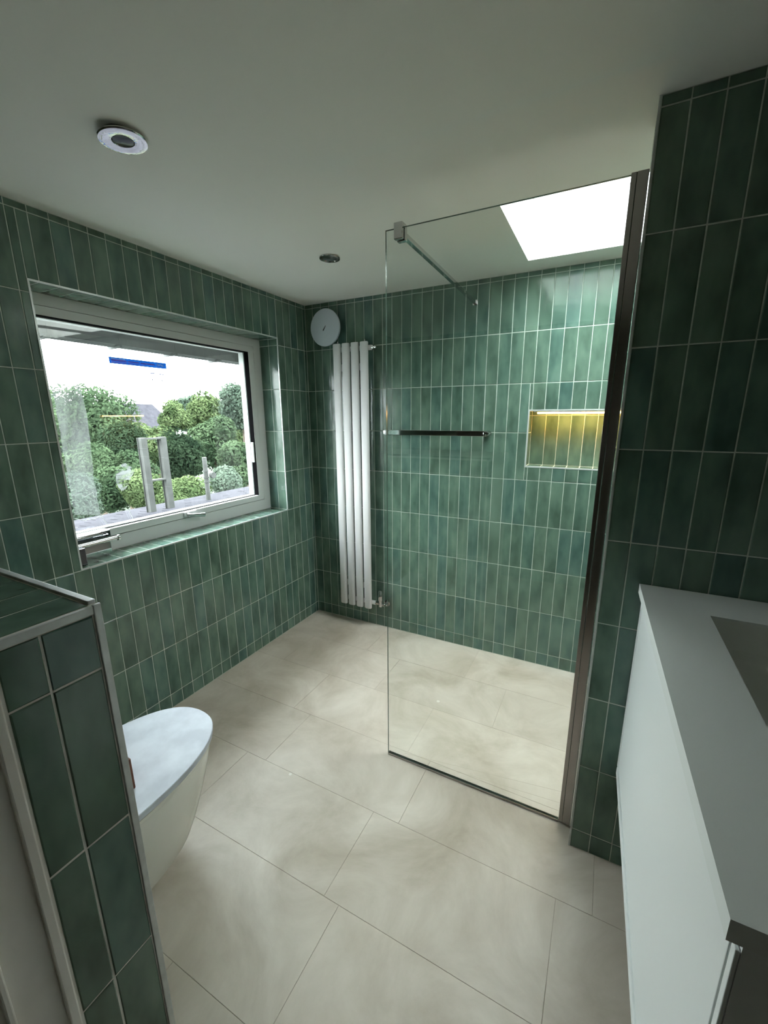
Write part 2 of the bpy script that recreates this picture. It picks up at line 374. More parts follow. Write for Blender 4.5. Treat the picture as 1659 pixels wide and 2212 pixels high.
kid(MB().box(SKX0+.008, SKX1-.008, SKY0+.008, SKY1-.008, z0+.016, z0+.022).build('pane', 'pane'), sk)

# back wall with the niche
NX0, NX1, NZ0, NZ1, ND = 1.420, 2.06, 1.150, 1.434, .090
mb = MB()
for q in rects_minus((-.3, RX+.3, -.12, CEIL+.02), (NX0-.001, NX1+.001, NZ0-.001, NZ1+.001)): mb.box(q[0], q[1], .0012, .26, q[2], q[3])
mb.box(NX0-.02, NX1+.02, ND+.0012, .26, NZ0-.02, NZ1+.02)
wb = mb.build('wall_back', 'grout'); tag(wb, 'back wall of slim upright green glazed tiles behind radiator and shower', 'wall', kind='structure')
bx = [0.0] + [.0571 + PIT*k for k in range(0, 29)]
big = [(bx[-1] + PIT*k) for k in range(0, 11)]; big[-1] = min(big[-1], RX)
vis = tile_plane(wb, (0,0,0), (1,0,0), (0,0,1), (0,-1,0), bx, ROWS, hole=(NX0-.008+JOINT/2, NX1+.008, NZ0-.008+JOINT/2, NZ1+.008-JOINT/2))
# the few columns past the partition: one joined piece
mb = MB()
for a in range(len(big)-1):
    for b in range(len(ROWS)-1):
        for q in rects_minus((big[a], big[a+1], ROWS[b], ROWS[b+1]), (NX0-.008, NX1+.008, NZ0-.008, NZ1+.008)):
            if q[1]-q[0] > .008 and q[3]-q[2] > .008: mb.box(q[0]+.0015, q[1]-.0015, 0, .004, q[2]+.0015, q[3]-.0015)
st = mb.build('tile_field', 'tile', wb); st['kind'] = 'stuff'
# niche lining
tile_plane(wb, (0,ND,0), (1,0,0), (0,0,1), (0,-1,0), [NX0] + [c for c in bx if NX0+.01 < c < NX1] + [c for c in big[1:] if c < NX1-.01] + [NX1], [NZ0, NZ1-.022, NZ1], tilt=.002)
nsx = [NX0] + [c for c in bx if NX0+.01 < c < NX1] + [c for c in big[1:] if c < NX1-.01] + [NX1]
tile_plane(wb, (0,0,NZ0), (1,0,0), (0,1,0), (0,0,1), nsx, [.002, ND], tilt=.001)
tile_plane(wb, (0,0,NZ1), (1,0,0), (0,1,0), (0,0,-1), nsx, [.002, ND], tilt=.001)
tile_plane(wb, (NX0,0,0), (0,1,0), (0,0,1), (1,0,0), [.002, ND], [NZ0, 1.3225, NZ1], tilt=.001)
tile_plane(wb, (NX1,0,0), (0,1,0), (0,0,1), (-1,0,0), [.002, ND], [NZ0, 1.3225, NZ1], tilt=.001)
mb = MB().box(NX0-.007, NX1+.007, -.001, .003, NZ1, NZ1+.007).box(NX0-.007, NX1+.007, -.001, .003, NZ0-.007, NZ0)
mb.box(NX0-.007, NX0, -.001, .003, NZ0, NZ1).box(NX1, NX1+.007, -.001, .003, NZ0, NZ1)
mb.build('niche_trim', 'brighttrim', wb)

# window wall
SYB_ = -2.04
WY0, WY1, WZ0, WZ1 = -1.4925, -.2785, .8280, 1.8600
RD = .140
mb = MB()
for q in rects_minus((FY-.2, .26, -.12, CEIL+.02), (WY0-.0012, WY1+.0012, WZ0-.0012, WZ1+.0012)): mb.box(-.30, -.0012, q[0], q[1], q[2], q[3])
wl = mb.build('wall_left', 'grout'); tag(wl, 'window wall of slim upright green glazed tiles', 'wall', kind='structure')
wy = [0.0] + [.027 + PIT*k for k in range(0, 29)]                 # distance from the corner
wfar = [wy[-1] + PIT*k for k in range(0, 25)]
tile_plane(wl, (0,0,0), (0,-1,0), (0,0,1), (1,0,0), wy, ROWS, hole=(-WY1-.006+JOINT/2, -WY0+.006-JOINT/2, WZ0-.006+JOINT/2, WZ1+.006-JOINT/2),
           )
mb = MB()
for a in range(len(wfar)-1):
    for b in range(len(ROWS)-1):
        y0, y1 = -wfar[a+1]+.0015, -wfar[a]-.0015
        if not (y0 < SYB_ and ROWS[b] < 1.16): mb.box(-.004, 0, y0, y1, ROWS[b]+.0015, ROWS[b+1]-.0015)
        elif ROWS[b+1] > 1.18: mb.box(-.004, 0, y0, y1, 1.18, ROWS[b+1]-.0015)
st = mb.build('tile_field', 'tile', wl); st['kind'] = 'stuff'
# reveal tiles
ry = [-WY1] + [c for c in wy if -WY1+.012 < c < -WY0-.012] + [-WY0]
tile_plane(wl, (0,0,WZ0), (0,-1,0), (1,0,0), (0,0,1), ry, [-RD, -.003], tilt=.001)
tile_plane(wl, (0,0,WZ1), (0,-1,0), (1,0,0), (0,0,-1), ry, [-RD, -.003], tilt=.001)
zz = [WZ0] + [z for z in ROWS if WZ0+.01 < z < WZ1-.01] + [WZ1]
tile_plane(wl, (0,WY1,0), (1,0,0), (0,0,1), (0,-1,0), [-RD, -.070, -.003], zz, tilt=.003)
tile_plane(wl, (0,WY0,0), (1,0,0), (0,0,1), (0,1,0), [-RD, -.070, -.003], zz, tilt=.003)
mb = MB()
mb.box(-.004, .0012, WY0-.006, WY1+.006, WZ0-.006, WZ0).box(-.004, .0012, WY0-.006, WY1+.006, WZ1, WZ1+.006)
mb.box(-.004, .0012, WY0-.006, WY0, WZ0, WZ1).box(-.004, .0012, WY1, WY1+.006, WZ0, WZ1)
mb.build('edge_trim', 'brighttrim', wl)

# partition wall beside the vanity
PXx, PYf, PYb = 1.815, -1.060, -.935
wp = MB().box(PXx+.0012, RX+.05, PYf+.0012, PYb-.0012, -.1, CEIL+.01).build('wall_partition', 'grout')
tag(wp, 'dark green tiled partition wall between shower and vanity', 'wall', kind='structure')
px = [PXx+.004, 1.8754] + [1.8754 + PIT*k for k in range(1, 9)] + [RX]
tile_plane(wp, (0,PYf,0), (1,0,0), (0,0,1), (0,-1,0), px, ROWS)
tile_plane(wp, (PXx,0,0), (0,-1,0), (0,0,1), (-1,0,0), [-PYb, .998, -PYf-.004], ROWS, tilt=.001)
tile_plane(wp, (0,PYb,0), (-1,0,0), (0,0,1), (0,1,0), [-RX + PIT*k for k in range(0, 10)] + [-PXx], ROWS)
MB().box(PXx-.0012, PXx+.0038, PYf-.0012, PYf+.0038, 0, CEIL).build('edge_trim', 'trim', wp)

# half-height wall at the toilet
SX, SYb, SYf, SZ = 1.200, -2.038, -2.167, 1.165
ws = MB().box(-.001, SX-.0012, SYf, SYb-.0012, 0, SZ-.0012).build('wall_stub', ['whiteplaster'])
tag(ws, 'half height tiled wall with pale metal edge trim in the left foreground', 'half wall', kind='structure')
tile_plane(ws, (SX,0,0), (0,-1,0), (0,0,1), (1,0,0), [-SYb+.0095, 2.1085, 2.1535], [0.0] + [.0725+.25*k for k in range(5)] + [SZ-.0125])
tile_plane(ws, (0,0,SZ), (1,0,0), (0,-1,0), (0,0,1), [SX-.006-PIT*k for k in range(19, -1, -1)], [-SYb+.0095, 2.1585], tilt=.006)
tile_plane(ws, (0,SYb,0), (-1,0,0), (0,0,1), (0,1,0), [-SX+.006+PIT*k for k in range(0, 20)], [0.0] + [.0725+.25*k for k in range(5)] + [SZ-.006])
mb = MB().box(.0, SX-.010, SYb-.0090, SYb+.001, SZ-.002, SZ+.0035); mb.build('edge_trim', 'trim', ws, bevel=.001)
mb = MB().box(SX-.003, SX+.0016, SYb-.0090, SYb+.001, 0, SZ+.0005); mb.build('edge_trim', 'trim', ws, bevel=.001)
mb = MB().box(SX-.003, SX+.0016, SYf+.009, SYb-.0093, SZ-.0120, SZ-.0005); mb.build('edge_trim', 'trim', ws, bevel=.001)
MB().box(SX-.006, SX+.0016, SYf-.001, SYf+.0115, 0, SZ-.0).build('corner_bead', 'whiteplaster', ws, bevel=.002)
MB().box(0, SX-.004, -2.62, SYf-.001, 0, SZ).build('plain_end', 'whiteplaster', ws)
MB().box(SX-.006, SX+.002, -2.222, -2.214, 0, SZ).build('plaster_bead', 'whiteplaster', ws, bevel=.002)

wr = MB().box(RX, RX+.2, FY, 0, -.1, CEIL+.01).build('wall_right', 'greyplaster'); tag(wr, 'plain side wall behind the vanity', 'wall', kind='structure')
wf = MB().box(-.3, RX+.3, FY-.2, FY, -.1, CEIL+.01).build('wall_front', 'greyplaster'); tag(wf, 'plain plastered wall at the entrance end', 'wall', kind='structure')

# window
FX = -.140
wi = empty('window_1', (FX, (WY0+WY1)/2, WZ0)); tag(wi, 'wide white framed window looking onto trees', 'window', kind='structure')
def frame(name, mat, x0, x1, y0, y1, z0, z1, wl_, wr_, wb_, wt_, bev=.002):
    b = MB().box(x0, x1, y0, y1, z0, z0+wb_).box(x0, x1, y0, y1, z1-wt_, z1).box(x0, x1, y0, y0+wl_, z0+wb_, z1-wt_).box(x0, x1, y1-wr_, y1, z0+wb_, z1-wt_)
    return kid(b.build(name, mat, bevel=bev), wi)
frame('outer_frame', 'upvc', FX-.07, FX+.000, WY0-.10, WY1, WZ0, WZ1, .054, .054, .064, .041)
SY0, SY1, SZ0, SZ1 = WY0-.10+.057, WY1-.057, WZ0+.067, WZ1-.044
sash = frame('sash', 'upvc', FX-.031, FX+.002, SY0, SY1, SZ0, SZ1, .041, .041, .031, .032)
GY0, GY1, GZ0, GZ1 = SY0+.041, SY1-.041, SZ0+.031, SZ1-.032
b = MB().box(FX-.031, FX-.001, GY0, GY1, GZ1-.004, GZ1).box(FX-.031, FX-.001, GY0, GY0+.004, GZ0, GZ1-.004).box(FX-.031, FX-.001, GY1-.004, GY1, GZ0, GZ1-.004).box(FX-.031, FX-.024, GY0+.004, GY1-.004, GZ0, GZ0+.003)
kid(b.build('gasket', 'gasket'), wi)
kid(MB().box(FX-.039, FX-.031, GY0-.01, GY1+.01, GZ0-.01, GZ1+.01).build('pane', 'pane'), wi)
frame('outer_sash', 'upvc', FX-.078, FX-.039, SY0, SY1, SZ0, SZ1, .044, .044, .034, .035)
# espagnolette handle on the bottom rail
hd = kid(MB().box(FX+.002, FX+.010, -.925, -.845, .902, .926).build('handle', 'upvc', bevel=.004), wi)
b = MB(); b.tube([(FX+.006, -.905, .914), (FX+.030, -.905, .912)], .008); b.tube([(FX+.030, -.918, .912), (FX+.032, -.86, .903), (FX+.034, -.822, .897)], [.009, .009, .011])
lv = b.build('lever', 'chrome', smooth=True); lv.parent = hd
lv.matrix_parent_inverse = Matrix.Identity(4)
kid(MB().box(FX-.026, FX-.004, GY1-.013, GY1-.004, 1.135, 1.258).build('window_stay', 'upvc', bevel=.004, seg=3), wi)

# ================================================================== outside, seen through the window
ground = MB().box(-90, -.9, -60, 90, -3.3, -3.2).build('ground', 'grass'); tag(ground, 'green lawn far below the window', 'ground', kind='structure')
ev = empty('roof_eaves', (-.4, 0, 1.76)); tag(ev, 'grey gutter and soffit of the eaves above the window', 'eaves', kind='structure')
kid(MB().box(-.46, -.301, -3.0, 3.0, 1.815, 1.84).build('soffit', 'gutter'), ev)
kid(MB().box(-.365, -.350, -3.0, 3.0, 1.750, 1.815).build('fascia', 'gutter'), ev)
ring = lambda y: [Vector((-.405 + .040*math.cos(a), y, 1.782 + .040*math.sin(a))) for a in [math.pi + math.pi*k/12 for k in range(13)]] + [Vector((-.405 + .036*math.cos(a), y, 1.782 + .036*math.sin(a))) for a in [2*math.pi - math.pi*k/12 for k in range(13)]]
kid(MB().loft([ring(-3.0), ring(3.0)]).build('gutter', 'gutter'), ev)
for k in range(8):
    y = -1.3 + .30*k
    kid(MB().box(-.452, -.349, y, y+.012, 1.738, 1.82).build('gutter_bracket', 'gutter'), ev)
# lower slate roof
rf = empty('lower_roof', (-1.1, .5, .6)); tag(rf, 'grey slate roof slope just outside the window', 'roof', kind='structure')
rs0, rs1, rz0, rz1 = -.31, -1.95, .79, .600
sl = (rz1-rz0)/(rs1-rs0)
kid(MB().loft([[(rs0,-2.6,rz0-.02),(rs1,-2.6,rz1-.02),(rs1,-2.6,rz1-.08),(rs0,-2.6,rz0-.08)],[(rs0,3.4,rz0-.02),(rs1,3.4,rz1-.02),(rs1,3.4,rz1-.08),(rs0,3.4,rz0-.08)]]).build('roof_deck', 'slate'), rf)
slate = None; nrow = 11; pitch = (rs1-rs0)/nrow
for r in range(nrow):
    for c in range(20):
        y0 = -1.3 + .215*c + (.107 if r % 2 else 0)
        if slate is None:
            slate = MB().box(-abs(pitch)*.55, abs(pitch)*.55, .002, .209, -.006, .006).build('slate', 'slate', bevel=0).data
            so = [o for o in COL.objects if o.data == slate][0]
        else:
            so = bpy.data.objects.new('slate', slate); COL.objects.link(so)
        xc = rs0 + pitch*(r+.5)
        so.location = Vector((xc, y0, rz0 + sl*(xc-rs0) - .004)) - Vector(rf.location)
        so.rotation_euler = (0, -math.atan(sl) + .055 + random.uniform(-.01, .01), 0); so.parent = rf

def at(u, v, X):
    d = RIGHT*((u-PPX)/FPX) + DOWN*((v-PPY)/FPX) + FWD
    return CAM + d*((X-CAM.x)/d.x)
# steel frame and strut standing on the slate roof
X = -1.45
a, b_, c, d = at(302, 946, X), at(347, 946, X), at(322, 1100, X), at(362, 1100, X)
yl, yr = (a.y+c.y)/2, (b_.y+d.y)/2; zt = a.z; zb = rz0 + sl*(X-rs0) - .01
fr = empty('steel_frame', (X, (yl+yr)/2, zb)); tag(fr, 'grey steel frame of two uprights with cross bars on the slate roof', 'metal frame')
for y in (yl, yr):
    kid(MB().box(X-.022, X+.022, y-.002, y+.045, zb, zt).box(X-.022, X-.018, y-.012, y-.002, zb, zt).build('upright', 'galv', bevel=.003), fr)
for z in (zt-.010, at(335, 1037, X).z):
    kid(MB().box(X-.02, X+.02, yl+.03, yr+.01, z-.006, z+.006).build('cross_bar', 'galv'), fr)
a, c = at(441, 988, X), at(449, 1080, X)
sp = empty('vent_strut', (X, a.y, zb)); tag(sp, 'thin grey metal post with round clip on the slate roof', 'post')
kid(MB().tube([(X, a.y, zb), (X, a.y, a.z)], .020).build('pole', 'galv', smooth=True), sp)
for z in (a.z-.13, a.z-.19, a.z-.23): kid(MB().loft(lathe([(.024, 0), (.024, .012)], (X, a.y, z), 'z', 16)).build('clip_band', 'galv', smooth=True), sp)
kid(MB().loft(lathe([(.028, 0), (.028, .03)], (X+.02, a.y+.045, a.z-.165), 'x', 20)).build('round_clip', 'galv', smooth=True), sp)

# trees
GR = [leaf_material('leaf_mid', srgb(34, 46, 32), srgb(66, 80, 58), 1.2), leaf_material('leaf_light', srgb(46, 58, 36), srgb(80, 92, 62), 1.5),
      leaf_material('leaf_dark', srgb(23, 33, 23), srgb(46, 58, 42), 1.2), leaf_material('leaf_grey', srgb(46, 57, 48), srgb(74, 85, 73), 1.3)]
for i, g in enumerate(GR): M['leaf%d' % i] = g
def foliage(c, r, n, leaf, rnd, flat=1.0):
    mb = MB(); blobs = []
    for k in range(9):
        v = Vector((rnd.gauss(0,1), rnd.gauss(0,1), rnd.gauss(0,1)*flat)).normalized() * r * rnd.uniform(.25, .62)
        blobs.append((c + v, r * rnd.uniform(.38, .6)))
    blobs.append((c, r*.72))
    for k in range(n):
        bc, br = blobs[rnd.randrange(len(blobs))]
        d = Vector((rnd.gauss(0,1), rnd.gauss(0,1), rnd.gauss(0,1)*flat)).normalized()
        p = bc + d * br * rnd.uniform(.75, 1.06)
        nrm = (d + Vector((rnd.gauss(0,.5), rnd.gauss(0,.5), rnd.gauss(0,.5)+.3))).normalized()
        u = nrm.orthogonal().normalized(); u.rotate(Matrix.Rotation(rnd.uniform(0, 6.28), 3, nrm)); v = nrm.cross(u)
        s = leaf * rnd.uniform(.6, 1.3)
        mb.quad(p - u*s, p - v*s*.45, p + u*s, p + v*s*.45)
    return mb
TREES = [
 ('broad_tree', 192, 905, 100, -12.0, 0, 'tall broad leafy tree at the left of the window view'),
 ('broad_tree', 105, 925, 90, -17.5, 3, 'grey green tree at the far left behind the crinkled film'),
 ('dark_tree', 262, 960, 58, -8.6, 2, 'dark leafy tree below the tall left tree'),
 ('distant_tree', 376, 905, 36, -17.5, 1, 'pale green distant tree left of the view centre'),
 ('distant_tree', 402, 895, 45, -26.0, 3, 'grey green distant tree at the centre of the horizon'),
 ('distant_tree', 452, 895, 48, -22.0, 1, 'yellow green distant tree right of the horizon centre'),
 ('tall_tree', 525, 880, 62, -12.0, 3, 'tall grey green tree at the right edge of the view'),
 ('leafy_tree', 462, 955, 66, -11.0, 0, 'full leafy tree right of the steel frame'),
 ('dark_tree', 392, 985, 62, -8.2, 2, 'dark green tree between frame and thin post'),
 ('leafy_tree', 330, 965, 56, -13.0, 1, 'bright green tree behind the steel frame'),
 ('shrub', 190, 1010, 56, -7.3, 0, 'rounded leafy shrub below the tall left tree beside the film'),
 ('leafy_tree', 505, 945, 50, -14.0, 1, 'bright leafy tree before the tall right tree'),
 ('leafy_tree', 290, 1010, 46, -7.0, 0, 'mid green tree left of the steel frame top'),
 ('shrub', 235, 1055, 62, -5.9, 0, 'leafy shrub at the lower left of the view'),
 ('shrub', 165, 1085, 62, -5.0, 3, 'grey green shrub behind the film bottom'),
 ('shrub', 312, 1060, 56, -4.9, 1, 'light green shrub behind the steel frame foot'),
 ('hedge_bush', 425, 1060, 44, -5.3, 1, 'yellow green feathery bush beside the thin post'),
 ('hedge_bush', 375, 1075, 40, -4.3, 1, 'yellow green feathery bush beside the steel frame'),
 ('shrub', 525, 1000, 56, -8.5, 0, 'leafy shrub at the lower right of the view'),
 ('shrub', 492, 1045, 40, -6.6, 3, 'dull green shrub right of the thin post')]
for i, (nm, u, v, rp, X, mi, lb) in enumerate(TREES):
    rnd = random.Random(100+i); c = at(u, v, X); depth = (c-CAM).dot(FWD); r = rp*depth/FPX
    t = empty(nm, (c.x, c.y, -3.2)); tag(t, lb, 'tree' if 'tree' in nm else 'shrub')
    f = foliage(c, r, 9000 if rp > 55 else 6500, .0055*depth if rp > 80 else .0046*depth, rnd).build('foliage', 'leaf%d' % mi); kid(f, t); f['kind'] = 'stuff'
    tr = MB().tube([(c.x, c.y, -3.2), (c.x+.1*rnd.uniform(-1,1), c.y, (c.z-3.2)/2), (c.x, c.y, c.z+r*.2)], [r*.10, r*.08, r*.04], 8).build('trunk', 'bark', smooth=True); kid(tr, t)
# distant house roof between the trees
hp = at(318, 893, -20); hs = empty('distant_house', (hp.x, hp.y, -3.2)); tag(hs, 'distant house with plain grey roof among the trees', 'house')
kid(MB().box(-24, -20.5, hp.y-.6, hp.y+1.6, -3.2, hp.z-.8).build('wall', 'brick'), hs)
kid(MB().loft([[(-20.2, hp.y-.9, hp.z-.8), (-24.3, hp.y-.9, hp.z-.8), (-22.3, hp.y-.9, hp.z+.55)], [(-20.2, hp.y+1.9, hp.z-.8), (-24.3, hp.y+1.9, hp.z-.8), (-22.3, hp.y+1.9, hp.z+.55)]]).build('roof', 'slate'), hs)

# ================================================================== things in the room
# --- towel radiator
rd = empty('towel_radiator', (.375, -.06, .148)); tag(rd, 'tall white vertical radiator with four oval tubes', 'radiator')
def oval(cx, cy, z, a, b, n=24): return [(cx + a*math.copysign(abs(math.cos(t))**.75, math.cos(t)), cy + b*math.copysign(abs(math.sin(t))**.75, math.sin(t)), z) for t in [2*math.pi*k/n for k in range(n)]]
for k in range(4):
    cx = .2800 + .0632*k; cy = -.068
    kid(MB().loft([oval(cx, cy, .148, .024, .012), oval(cx, cy, .152, .0262, .0142), oval(cx, cy, 1.832, .0262, .0142), oval(cx, cy, 1.836, .024, .012)]).build('tube', 'radiator', smooth=True), rd)
for z in (.185, 1.805): kid(MB().tube([(.268, -.045, z), (.515, -.045, z)], .0145, 16).build('header', 'radiator', smooth=True), rd)
for z in (.30, 1.70):
    for x in (.311, .438): kid(MB().box(x-.012, x+.012, -.055, -.001, z-.02, z+.02).build('wall_bracket', 'radiator', bevel=.002), rd)
kid(MB().loft(lathe([(.0145, 0), (.0145, .012), (.009, .014), (.009, .024), (.005, .027)], (.512, -.045, 1.805), 'x', 18)).build('bleed_plug', 'chrome', smooth=True), rd)
for x in (.282, .470): kid(MB().loft(lathe([(.006, 0), (.006, .010), (.004, .016)], (x, -.06, 1.834), 'z', 12)).build('end_plug', 'chrome', smooth=True), rd)
vl = MB().tube([(.515, -.045, .185), (.552, -.045, .185)], .010, 16).loft(lathe([(.013, 0), (.013, .022)], (.520, -.045, .185), 'x', 6)).tube([(.552, -.045, .165), (.552, -.045, .205)], .012, 16).build('valve', 'chrome', smooth=True); kid(vl, rd)
for nm, pr_ in (('valve_head', [(.013, 0), (.016, .008), (.017, .045), (.0145, .050), (.0145, .070), (.010, .078), (.003, .079)]), ):
    h = MB().loft(lathe(pr_, (.552, -.045, .203), 'z', 20)).build(nm, 'chrome', smooth=True); h.parent = vl
    h.matrix_parent_inverse = Matrix.Identity(4)
h = MB().tube([(.552, -.045, .180), (.575, -.045, .178), (.580, -.005, .178)], .0085, 12).loft(lathe([(.022, 0), (.022, .004), (.010, .008)], (.580, -.002, .178), (0,-1,0), 20)).build('tail_pipe', 'chrome', smooth=True); h.parent = vl; h.matrix_parent_inverse = Matrix.Identity(4)
kid(MB().tube([(.268, -.045, .185), (.240, -.045, .185)], .010, 14).tube([(.240, -.045, .165), (.240, -.045, .232)], .011, 14).tube([(.240, -.045, .185), (.236, -.004, .183)], .008, 12).build('lockshield_valve', 'chrome', smooth=True), rd)

# --- extractor fan
fn = empty('extractor_fan', (.181, 0, 1.942)); tag(fn, 'round pale extractor fan cover high in the corner', 'extractor fan')
kid(MB().loft(lathe([(.085, 0), (.085, .03), (.075, .034)], (.181, 0, 1.942), (0,-1,0), 48)).build('housing', 'fan', smooth=True), fn)
fc = kid(MB().loft(lathe([(.096, .030), (.107, .034), (.1085, .040), (.1085, .043), (.107, .046), (.09, .0485), (.0, .050)], (.181, 0, 1.942), (0,-1,0), 64)).build('front_disc', 'fan', smooth=True), fn)
s = MB().tube([(.171, -.0505, 1.925), (.191, -.0505, 1.952)], [.0035, .0012], 8).build('logo_mark', 'dark'); s.parent = fc; s.matrix_parent_inverse = Matrix.Identity(4)

# --- towel rail
tr_ = empty('towel_rail', (.91, -.05, 1.3175)); tag(tr_, 'chrome flat towel rail on the tiled back wall', 'towel rail')
kid(MB().box(.625, 1.205, -.066, -.056, 1.303, 1.3325).build('bar', 'chrome', bevel=.002), tr_)
for x in (.606, 1.212):
    kid(MB().loft(lathe([(.0155, 0), (.0155, .060), (.0145, .066), (.010, .068)], (x, 0, 1.3175), (0,-1,0), 24)).build('post', 'brighttrim' if x < 1 else 'chrome', smooth=True), tr_)  # left chrome post: bright reflection put into its paler colour

# --- LED strip in the niche
ld = empty('led_strip', (1.75, .012, NZ1-.006)); tag(ld, 'glowing warm white LED strip along the top of the shower niche', 'light strip')
kid(MB().box(NX0+.038, NX1-.02, .006, .020, NZ1-.0135, NZ1-.0055).build('diffuser', 'led'), ld)
kid(MB().box(NX0+.020, NX1-.002, .004, .022, NZ1-.0055, NZ1-.0002).build('channel', 'trim'), ld)

# --- shower screen
GYc = -.984; GX0, GX1, GZt = 1.0925, 1.800, 1.985
ss = empty('shower_screen', (1.45, GYc, 0)); tag(ss, 'frameless clear glass shower screen fixed to the partition', 'shower screen')
mb = MB(); mb.box(GX0, GX1, GYc-.004, GYc+.004, .004, GZt)
mb.mi = [1, 1, 0, 1, 0, 1]
kid(mb.build('glass_panel', ['glass', 'glassedge']), ss)
kid(MB().box(1.775, 1.788, GYc-.012, GYc-.0045, .010, 1.986).box(1.775, 1.788, GYc+.0045, GYc+.012, .010, 1.986).box(1.788, 1.8135, GYc-.013, GYc+.013, .010, 1.986).build('wall_profile', 'satin', bevel=.0015), ss)
kid(MB().box(GX0+.001, 1.774, GYc-.0062, GYc-.0045, .0005, .010).box(GX0+.001, 1.774, GYc+.0045, GYc+.0062, .0005, .010).build('floor_seal', 'satin'), ss)
kid(MB().box(1.129, 1.158, GYc-.018, GYc-.0045, 1.949, 1.996).box(1.129, 1.158, GYc+.0045, GYc+.022, 1.949, 1.996).box(1.129, 1.158, GYc-.0045, GYc+.0045, 1.9858, 1.996).build('glass_clamp', 'chrome', bevel=.002), ss)
A, B = Vector((1.1435, GYc+.018, 1.973)), Vector((1.108, -.0075, 1.985)); D = (B-A).normalized(); Sd = Vector((D.y, -D.x, 0)).normalized(); Up = Sd.cross(D)
sq = lambda P_, a_, b_: [P_ + Sd*a_ + Up*b_, P_ - Sd*a_ + Up*b_, P_ - Sd*a_ - Up*b_, P_ + Sd*a_ - Up*b_]
kid(MB().loft([sq(A, .0075, .0075), sq(B, .0075, .0075)]).build('support_bar', 'chrome', bevel=.001), ss)
kid(MB().loft([sq(B, .013, .013), sq(B + D*.0038, .013, .013)]).build('wall_plate', 'chrome', bevel=.001), ss)

# --- toilet
tx, ty = .630, SYb+.0005
to = empty('toilet', (tx, SYb, .085)); tag(to, 'white wall hung toilet with closed soft oval lid', 'toilet')
def dring(z, hw, yf, yb, flat=.17, n=40, p=2.3):
    """D plan: straight back part, superelliptic front"""
    L = (yf-yb)*(1-flat); pts = []
    for k in range(n+1):
        t = math.pi*k/n
        c_, s_ = math.cos(t), math.sin(t)
        pts.append((tx + hw*math.copysign(abs(c_)**(2/p), c_), yf-L + L*abs(s_)**(2/p), z))
    pts += [(tx-hw, yb, z), (tx+hw, yb, z)]
    return pts
rg = []
for z, hw, yf in [(.085, .118, -1.640), (.092, .132, -1.612), (.14, .146, -1.590), (.20, .158, -1.567), (.26, .170, -1.547), (.32, .180, -1.530), (.372, .1855, -1.518), (.380, .1845, -1.519)]:
    rg.append(dring(z, hw, yf, ty, .30))
kid(MB().loft(rg).build('bowl', 'ceramic', smooth=True), to)
kid(MB().loft([dring(.3815, .184, -1.519, ty+.04, .3), dring(.383, .1875, -1.515, ty+.04, .3), dring(.395, .1885, -1.513, ty+.04, .3), dring(.397, .185, -1.518, ty+.04, .3)]).build('seat', 'ceramic', smooth=True), to)
lid = kid(MB().loft([dring(.3985, .1875, -1.513, ty+.035, .3), dring(.4000, .1915, -1.508, ty+.035, .3), dring(.4165, .1925, -1.506, ty+.035, .3), dring(.4185, .1908, -1.508, ty+.037, .3)]).build('lid', 'lid', smooth=True), to)
lid.data.set_sharp_from_angle(angle=math.radians(22))
wbk = MB().box(.560, .735, -1.965, -1.803, .4187, .515).build('wooden_block', 'wood', bevel=.003); tag(wbk, 'brown wooden block lying on the closed toilet lid', 'wood block')

# --- chrome paper holder on the sill
ph = empty('paper_holder', (-.08, -1.42, WZ0)); tag(ph, 'chrome toilet paper holder with bar standing on the window sill', 'paper holder')
kid(MB().box(-.095, -.090, -1.472, -1.325, WZ0+.001, WZ0+.060).build('back_plate', 'chrome', bevel=.001), ph)
kid(MB().box(-.135, -.090, -1.485, -1.318, WZ0+.076, WZ0+.110).build('top_plate', 'gunmetal', bevel=.004), ph)
kid(MB().tube([(-.075, -1.486, WZ0+.104), (-.075, -1.372, WZ0+.104), (-.075, -1.362, WZ0+.104)], [.007, .007, .010], 16).build('upper_bar', 'chrome', smooth=True), ph)
kid(MB().tube([(-.045, -1.478, WZ0+.078), (-.045, -1.318, WZ0+.078)], .0085, 18).loft(lathe([(.012, 0), (.012, .008)], (-.045, -1.320, WZ0+.078), 'y', 20)).build('lower_bar', 'chrome', smooth=True), ph)
kid(MB().box(-.056, -.026, -1.484, -1.458, WZ0+.001, WZ0+.074).build('bracket', 'gunmetal', bevel=.002), ph)
kid(MB().box(-.094, -.050, -1.484, -1.462, WZ0+.060, WZ0+.078).build('arm', 'chrome', bevel=.002), ph)

# --- label, film and scraps on the window pane (inside face)
GXi = FX-.031+.0005
def on_pane(u, v, X=GXi): q = at(u, v, X); return q
p0, p1, p2, p3 = on_pane(234, 772), on_pane(358, 783), on_pane(360, 796), on_pane(237, 786)
y0, y1 = (p0.y+p3.y)/2, (p1.y+p2.y)/2; z1 = (p0.z+p1.z)/2; z0 = (p2.z+p3.z)/2
lbg = empty('window_label', (GXi, (y0+y1)/2, z0)); tag(lbg, 'blue printed label with white lettering stuck on the window pane', 'label')
def flat(x, a0, a1, c0, c1):
    mb = MB(); mb.quad((x, a0, c0), (x, a1, c0), (x, a1, c1), (x, a0, c1)); return mb
kid(flat(GXi+.0002, y0, y1, z0, z1).build('blue_band', 'blue'), lbg)
Wd, Hd = y1-y0, z1-z0
def bar(nm, mat, a, b, c, d): kid(flat(GXi+.0007, y0+Wd*a, y0+Wd*b, z0+Hd*c, z0+Hd*d).build(nm, mat), lbg)
bar('print_line', 'white', .03, .26, .72, .82)
bar('print_line', 'pink', .03, .28, .42, .64); bar('print_line', 'pink', .30, .50, .42, .62); bar('print_line', 'pink', .52, .77, .40, .60)
